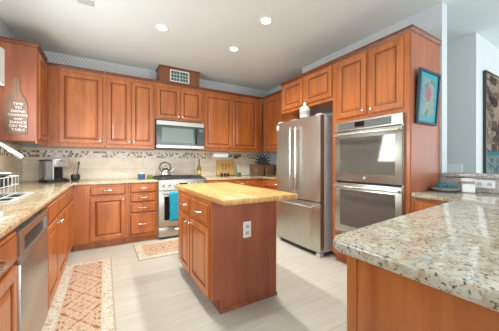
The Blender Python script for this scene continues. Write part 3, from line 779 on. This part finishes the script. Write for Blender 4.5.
# basket with woven bands
t = NT('woven_wicker'); s = t.n('SeparateXYZ'); t.l(t.coord(), s.inputs[0])
a = t.math('PINGPONG', t.math('ADD', s.outputs[0], s.outputs[1]), .014); c2 = t.math('PINGPONG', s.outputs[2], .010)
f = t.math('ADD', t.math('MULTIPLY', a, 35), t.math('MULTIPLY', c2, 45))
M['wicker'] = t.set(t.ramp(f, [(.2, (.10, .05, .03)), (.5, (.27, .14, .075)), (.8, (.36, .22, .13))]), .7); t.bump(f, .5, .006)
def basket(x, y, w, d, h, label):
    r = thing('wicker_basket', label, 'basket', (x, y, ZG+.0005), 0)
    def rr(i, z, rad=.03):
        pts = []
        for cx, cy, a0 in ((w/2, d/2, 0), (-w/2, d/2, 90), (-w/2, -d/2, 180), (w/2, -d/2, 270)):
            sx = 1 if cx > 0 else -1; sy = 1 if cy > 0 else -1
            for k in range(5):
                a = math.radians(a0+90*k/4); pts.append((cx-sx*(rad+i)+rad*math.cos(a), cy-sy*(rad+i)+rad*math.sin(a), z))
        return pts
    b = MB(); b.rings([rr(.02, 0), rr(.012, h*.3), rr(.004, h*.7), rr(0, h), rr(.010, h), rr(.014, h*.6), rr(.028, .012)]); part('body', b, M['wicker'], r)
    part('rim', MB().tube(rr(.003, h), .009, 8, True), M['crate'], r)
    return r
basket(2.79, 4.36, .235, .26, .22, 'left wicker basket on the back right counter')
basket(3.04, 4.36, .235, .26, .22, 'right wicker basket beside the refrigerator, under decorative plate')
# decorative plate on the wall above baskets
r = thing('decorative_plate', 'round dark plate with black and white rim behind baskets', 'plate', (3.055, 4.565, 1.185)); r.rotation_euler = (PI/2-.10, 0, 0)
b = MB(); nn = 40; prev = None
b.lathe([(.10, 0), (.145, .004), (.145, .010), (.10, .006), (.002, .005)], n=40)
part('center', b, plain('slate_plate', (.10, .13, .15), .3), r)
b = MB(); b.ring([(.1455, .004), (.205, .014), (.208, .018), (.1455, .0105)], n=64)
for f in b.bm.faces:
    c3 = f.calc_center_median(); a = (math.atan2(c3.y, c3.x)/(2*PI)*16) % 1
    f.material_index = 0 if a < .5 else 1
part('rim', b, [M['white'], M['black']], r)

# ---------------------------------------------------------------- on the fridge, on the cabinets
r = thing('storage_canister', 'white lidded canister on top of the refrigerator', 'canister', (2.350, 2.47, 1.8008))
part('jar', MB().lathe([(.046, 0), (.066, .012), (.070, .09), (.066, .140), (.056, .155)]), M['cream'], r)
part('lid', MB().lathe([(.050, .1555), (.050, .163), (.028, .170), (.022, .19), (.026, .205), (.018, .218), (.004, .222)]), M['cream'], r)
part('label', MB().lathe([(.0705, .045), (.0708, .085), (.0700, .095)]), M['plate'], r)
tag(part('paper_bag', MB().box(2.50, 2.62, 2.80, 2.97, 1.8002, 1.87, .02, 3), M['cream']), 'cream packet lying on refrigerator behind the canister', 'packet')
tag(part('magnet_note', MB().box(2.3060, 2.3078, 2.99, 3.045, 1.70, 1.765), M['white']), 'small white note stuck high on the left refrigerator door', 'note')
# box above the cabinets with small window sign
r = thing('wooden_crate', 'brown wooden box on top of cabinets above microwave', 'box', (.795, 4.282, 2.5790))
part('body', MB().box(0, .69, 0, .33, 0, .25, .003), M['crate'], r)
part('top_rim', MB().box(-.012, .702, -.012, .33, .2505, .268, .003), M['glaze'], r)
r = thing('letter_sign', 'small white framed sign with dark green letter tiles on the wooden box', 'sign', (1.125, 4.2795, 2.60))
b = MB(); SW, SH = .33, .20
b.box(-SW/2, SW/2, -.012, 0, 0, .012).box(-SW/2, SW/2, -.012, 0, SH-.012, SH).box(-SW/2, -SW/2+.012, -.012, 0, .012, SH-.012).box(SW/2-.012, SW/2, -.012, 0, .012, SH-.012)
part('frame', b, M['white'], r)
part('backing', MB().box(-SW/2+.0122, SW/2-.0122, -.004, -.001, .0122, SH-.0122), plain('pale_sage_board', (.50, .58, .52), .6), r)
tg = plain('dark_green_tiles', (.03, .09, .08), .3)
for row in range(3):
    for k in range(6):
        x = -SW/2+.022+k*.048+(.008 if k > 2 else 0); z = .016+row*.059
        part('letter_tile', MB().box(x, x+.038, -.008, -.0042, z, z+.046, .002), tg, r)
# bottle sign on the end panel
r = thing('bottle_sign', 'wooden bottle-shaped sign with white lettering on the left cabinet end', 'sign', (-.868, 3.743, 1.525))
pr = [(.0975, 0), (.0975, .32), (.092, .36), (.070, .42), (.040, .47), (.030, .50), (.028, .575), (.034, .58), (.034, .60), (.026, .605), (.024, .645)]
pts = [(x, z) for x, z in pr]+[(-x, z) for x, z in pr[::-1]]
b = MB(); b.prism(pts, 0, .012, .002)
for v in b.bm.verts: v.co = Vector((v.co.x, -v.co.z, v.co.y))
part('board', b, M['sign_wood'], r)
for k, (ln, szz) in enumerate((('TIME', .040), ('TO', .040), ('DRINK', .040), ('CHAMPAGNE', .036), ('AND', .032), ('DANCE', .040), ('ON THE', .040), ('TABLE', .040))):
    text_mesh('lettering', ln, szz, M['paper'], Matrix.Translation((.018, -.0135, .330-k*.042)) @ FACE @ Matrix.Diagonal((.80 if len(ln) > 6 else 1.05, 1, 1, 1)), r)
# valance at the sink window
b = MB(); nW = 40
front = []
for k in range(nW+1):
    u = k/nW; y = 2.0+1.47*u
    front.append((-.91+.018*math.sin(u*46), y))
pts = front+[(-.95, 3.47), (-.95, 2.0)]
b.prism(pts, 2.0, 2.37)
o = tag(part('window_valance', b, M['curtain']), 'white valance hanging at the left edge above the sink', 'valance')

# ---------------------------------------------------------------- framed pictures
t = NT('abstract_floral_print'); s = t.n('SeparateXYZ'); c = t.coord(); t.l(c, s.inputs[0])
nz = t.noise(c, 11, 3, .6, .8)
col = t.ramp(nz.outputs[0], [(.30, (.04, .22, .25)), (.45, (.25, .50, .48)), (.55, (.55, .62, .58)), (.66, (.20, .38, .34)), (.8, (.05, .15, .17))])
dd = t.math('SQRT', t.math('ADD', t.math('POWER', s.outputs[0], 2), t.math('POWER', t.math('MULTIPLY', t.math('SUBTRACT', s.outputs[2], .29), .7), 2)))
dd = t.math('ADD', dd, t.math('MULTIPLY', t.math('SUBTRACT', nz.outputs[0], .5), .09))
col = t.mix(t.ramp(dd, [(.040, (1, 1, 1)), (.062, (0, 0, 0))]), col, (.62, .22, .24))
M['art1'] = t.set(t.mix(1.0, col, (.42, .42, .42), 'MULTIPLY'), .6)
r = thing('framed_picture', 'small blue framed flower picture on the oven tower side', 'picture', (2.645, 1.1475, 1.565)); 
r.rotation_euler = (math.radians(3.8), 0, 0)
PW, PH = .39, .50
fr_m = plain('dark_teal_frame', (.010, .035, .055), .6)
b = MB().box(-PW/2, PW/2, -.026, -.001, 0, .024, .003).box(-PW/2, PW/2, -.026, -.001, PH-.024, PH, .003).box(-PW/2, -PW/2+.024, -.026, -.001, .024, PH-.024, .003).box(PW/2-.024, PW/2, -.026, -.001, .024, PH-.024, .003)
part('frame', b, fr_m, r)
b = MB().box(-PW/2+.0245, PW/2-.0245, -.013, -.005, .0245, PH-.0245)
part('mat', b, plain('turquoise_mat', (.025, .26, .31), .6), r)
part('print', MB().box(-PW/2+.075, PW/2-.075, -.0145, -.0132, .07, PH-.075), M['art1'], r)

t = NT('sepia_collage'); s = t.n('SeparateXYZ'); c = t.coord(); t.l(c, s.inputs[0])
vo = t.n('TexVoronoi', feature='F1', distance='CHEBYCHEV'); vo.inputs['Scale'].default_value = 4.2; t.l(t.coord((1, 1, 2.1)), vo.inputs['Vector'])
sp = t.n('SeparateColor'); t.l(vo.outputs['Color'], sp.inputs[0])
n = t.noise(c, 13, 4, .65, .7)
f = t.math('ADD', t.math('MULTIPLY', sp.outputs[0], .5), t.math('MULTIPLY', n.outputs[0], .55))
col = t.ramp(f, [(.25, (.03, .022, .018)), (.42, (.12, .075, .05)), (.56, (.26, .17, .115)), (.68, (.42, .33, .25)), (.80, (.10, .08, .07))])
low = t.ramp(n.outputs[0], [(.35, (.05, .09, .10)), (.5, (.16, .23, .24)), (.65, (.32, .38, .38))])
col = t.mix(t.ramp(s.outputs[2], [(.255, (1, 1, 1)), (.262, (0, 0, 0))]), col, low)
band = t.ramp(t.math('ABSOLUTE', t.math('SUBTRACT', s.outputs[2], .275)), [(.022, (1, 1, 1)), (.026, (0, 0, 0))])
col = t.mix(band, col, (.04, .19, .24))
M['art2'] = t.set(t.mix(1.0, col, (.7, .68, .66), 'MULTIPLY'), .9, 0, Specular_IOR_Level=.1)
r = thing('wall_art', 'large brown collage canvas on dining wall at right edge', 'picture', (4.29, 1.1785, 1.05))
part('canvas', MB().box(0, 1.3, -.03, 0, 0, 1.345, .003), M['art2'], r)
part('frame', MB().box(-.014, 0, -.035, 0, -.014, 1.359).box(1.3, 1.314, -.035, 0, -.014, 1.359).box(0, 1.3, -.035, 0, 1.3455, 1.359).box(0, 1.3, -.035, 0, -.014, -.0005), M['dark'], r)

# ---------------------------------------------------------------- right counter
PX, PY = 2.742, 1.025
r = thing('serving_plate', 'wide grey plate on right counter beside the oven tower', 'plate', (PX, PY, ZG+.0005))
part('dish', MB().lathe([(.05, 0), (.078, .008), (.106, .026), (.108, .030), (.103, .030), (.073, .013), (.01, .010)], n=36), M['plate'], r)
b = MB(); cl = []
for i in range(13):
    row = []
    for j in range(13):
        u, v = i/12-.5, j/12-.5
        row.append(b.bm.verts.new((PX+u*.11+v*.04, PY+v*.13, ZG+.030+.045*abs(math.sin(u*7+v*3))*(1-abs(u)*1.2)+.012*math.sin(v*14)**2)))
    cl.append(row)
for a, c2 in zip(cl, cl[1:]):
    for k in range(12): b.bm.faces.new((a[k], a[k+1], c2[k+1], c2[k]))
o = part('cloth_napkin', b, M['tealnap']); sm = o.modifiers.new('thick', 'SOLIDIFY'); sm.thickness = .006; sm.offset = 1
tag(o, 'folded dusty teal napkin lying on the grey plate', 'napkin')
r = thing('napkin_box', 'white box right of the plate on the right counter', 'box', (2.835, .882, ZG+.0005), math.radians(-66))
part('box', MB().box(-.045, .045, -.028, .028, 0, .072, .004), M['white'], r)
part('lid', MB().box(-.046, .046, -.022, .022, .0725, .084, .003), M['plate'], r)
tag(part('small_cup', MB().lathe([(.02, 0), (.028, .01), (.03, .06), (.027, .06), (.024, .012), (.004, .01)], (2.905, .99, ZG+.0005)), M['plate']), 'little grey cup behind plate and white box', 'cup')

# ---------------------------------------------------------------- rugs
w, h = .47, 2.15
o = part('runner_rug', MB().box(-w/2, w/2, -h/2, h/2, 0, .009, .003), rug_material('runner_pattern', w, h, 1.3, (.56, .45, .32), (.30, .085, .06), (.44, .25, .165)))
o.location = (-.165, 2.45, .0005); tag(o, 'long patterned runner rug in front of the sink cabinets', 'rug')
w, h = 1.02, .66
o = part('accent_rug', MB().box(-w/2, w/2, -h/2, h/2, 0, .009, .003), rug_material('accent_pattern', w, h, 4.1, (.54, .43, .31), (.32, .10, .07), (.43, .25, .165)))
o.location = (.86, 3.555, .0005); tag(o, 'small patterned rug in front of the range', 'rug')

# ---------------------------------------------------------------- ceiling fixtures
places = [(.60, 3.10, 'recessed ceiling light, leftmost of the three lit ones'), (1.61, 2.33, 'recessed ceiling light, nearest the camera of the three lit ones'), (1.61, 3.15, 'recessed ceiling light, farthest of the three, toward back right corner')]
places += [(.60, 2.33, 'unseen recessed light added as fill above the island aisle'), (.60, 1.45, 'unseen recessed light added as fill above the near aisle'), (1.61, 1.45, 'unseen recessed light added as fill above the oven aisle')]  # three unseen downlights added as fill to brighten the room
for x, y, lb in places:
    r = thing('recessed_light', lb, 'ceiling light', (x, y, ZC-.0005), 0, 'recessed ceiling lights')
    part('trim_ring', MB().ring([(.050, 0), (.078, 0), (.078, -.006), (.066, -.010), (.050, -.004)], n=28), M['white'], r)
    part('bulb', MB().lathe([(.0495, -.001), (.0495, -.006), (.002, -.010)], n=24), M['bulb'], r)
    l = bpy.data.lights.new('downlight_beam', 'SPOT'); l.energy = (105 if y > 3 else 78) if y > 2 else 34; l.spot_size = math.radians(120); l.spot_blend = .8; l.shadow_soft_size = .06; l.color = (1, .955, .90)
    lo = bpy.data.objects.new('downlight_beam', l); COL.objects.link(lo); lo.parent = r; lo.location = (0, 0, -.03)
r = thing('ceiling_vent', 'grey ceiling vent at the top edge of the photo', 'vent', (-.17, 3.0, ZC-.0005))
part('frame', MB().box(-.07, .07, -.045, .045, -.010, 0, .003), plain('grey_vent_metal', (.50, .50, .48), .5), r)
part('slats', MB().box(-.055, .055, -.03, -.02, -.013, -.0105).box(-.055, .055, -.005, .005, -.013, -.0105).box(-.055, .055, .02, .03, -.013, -.0105), M['lightgrey'], r)
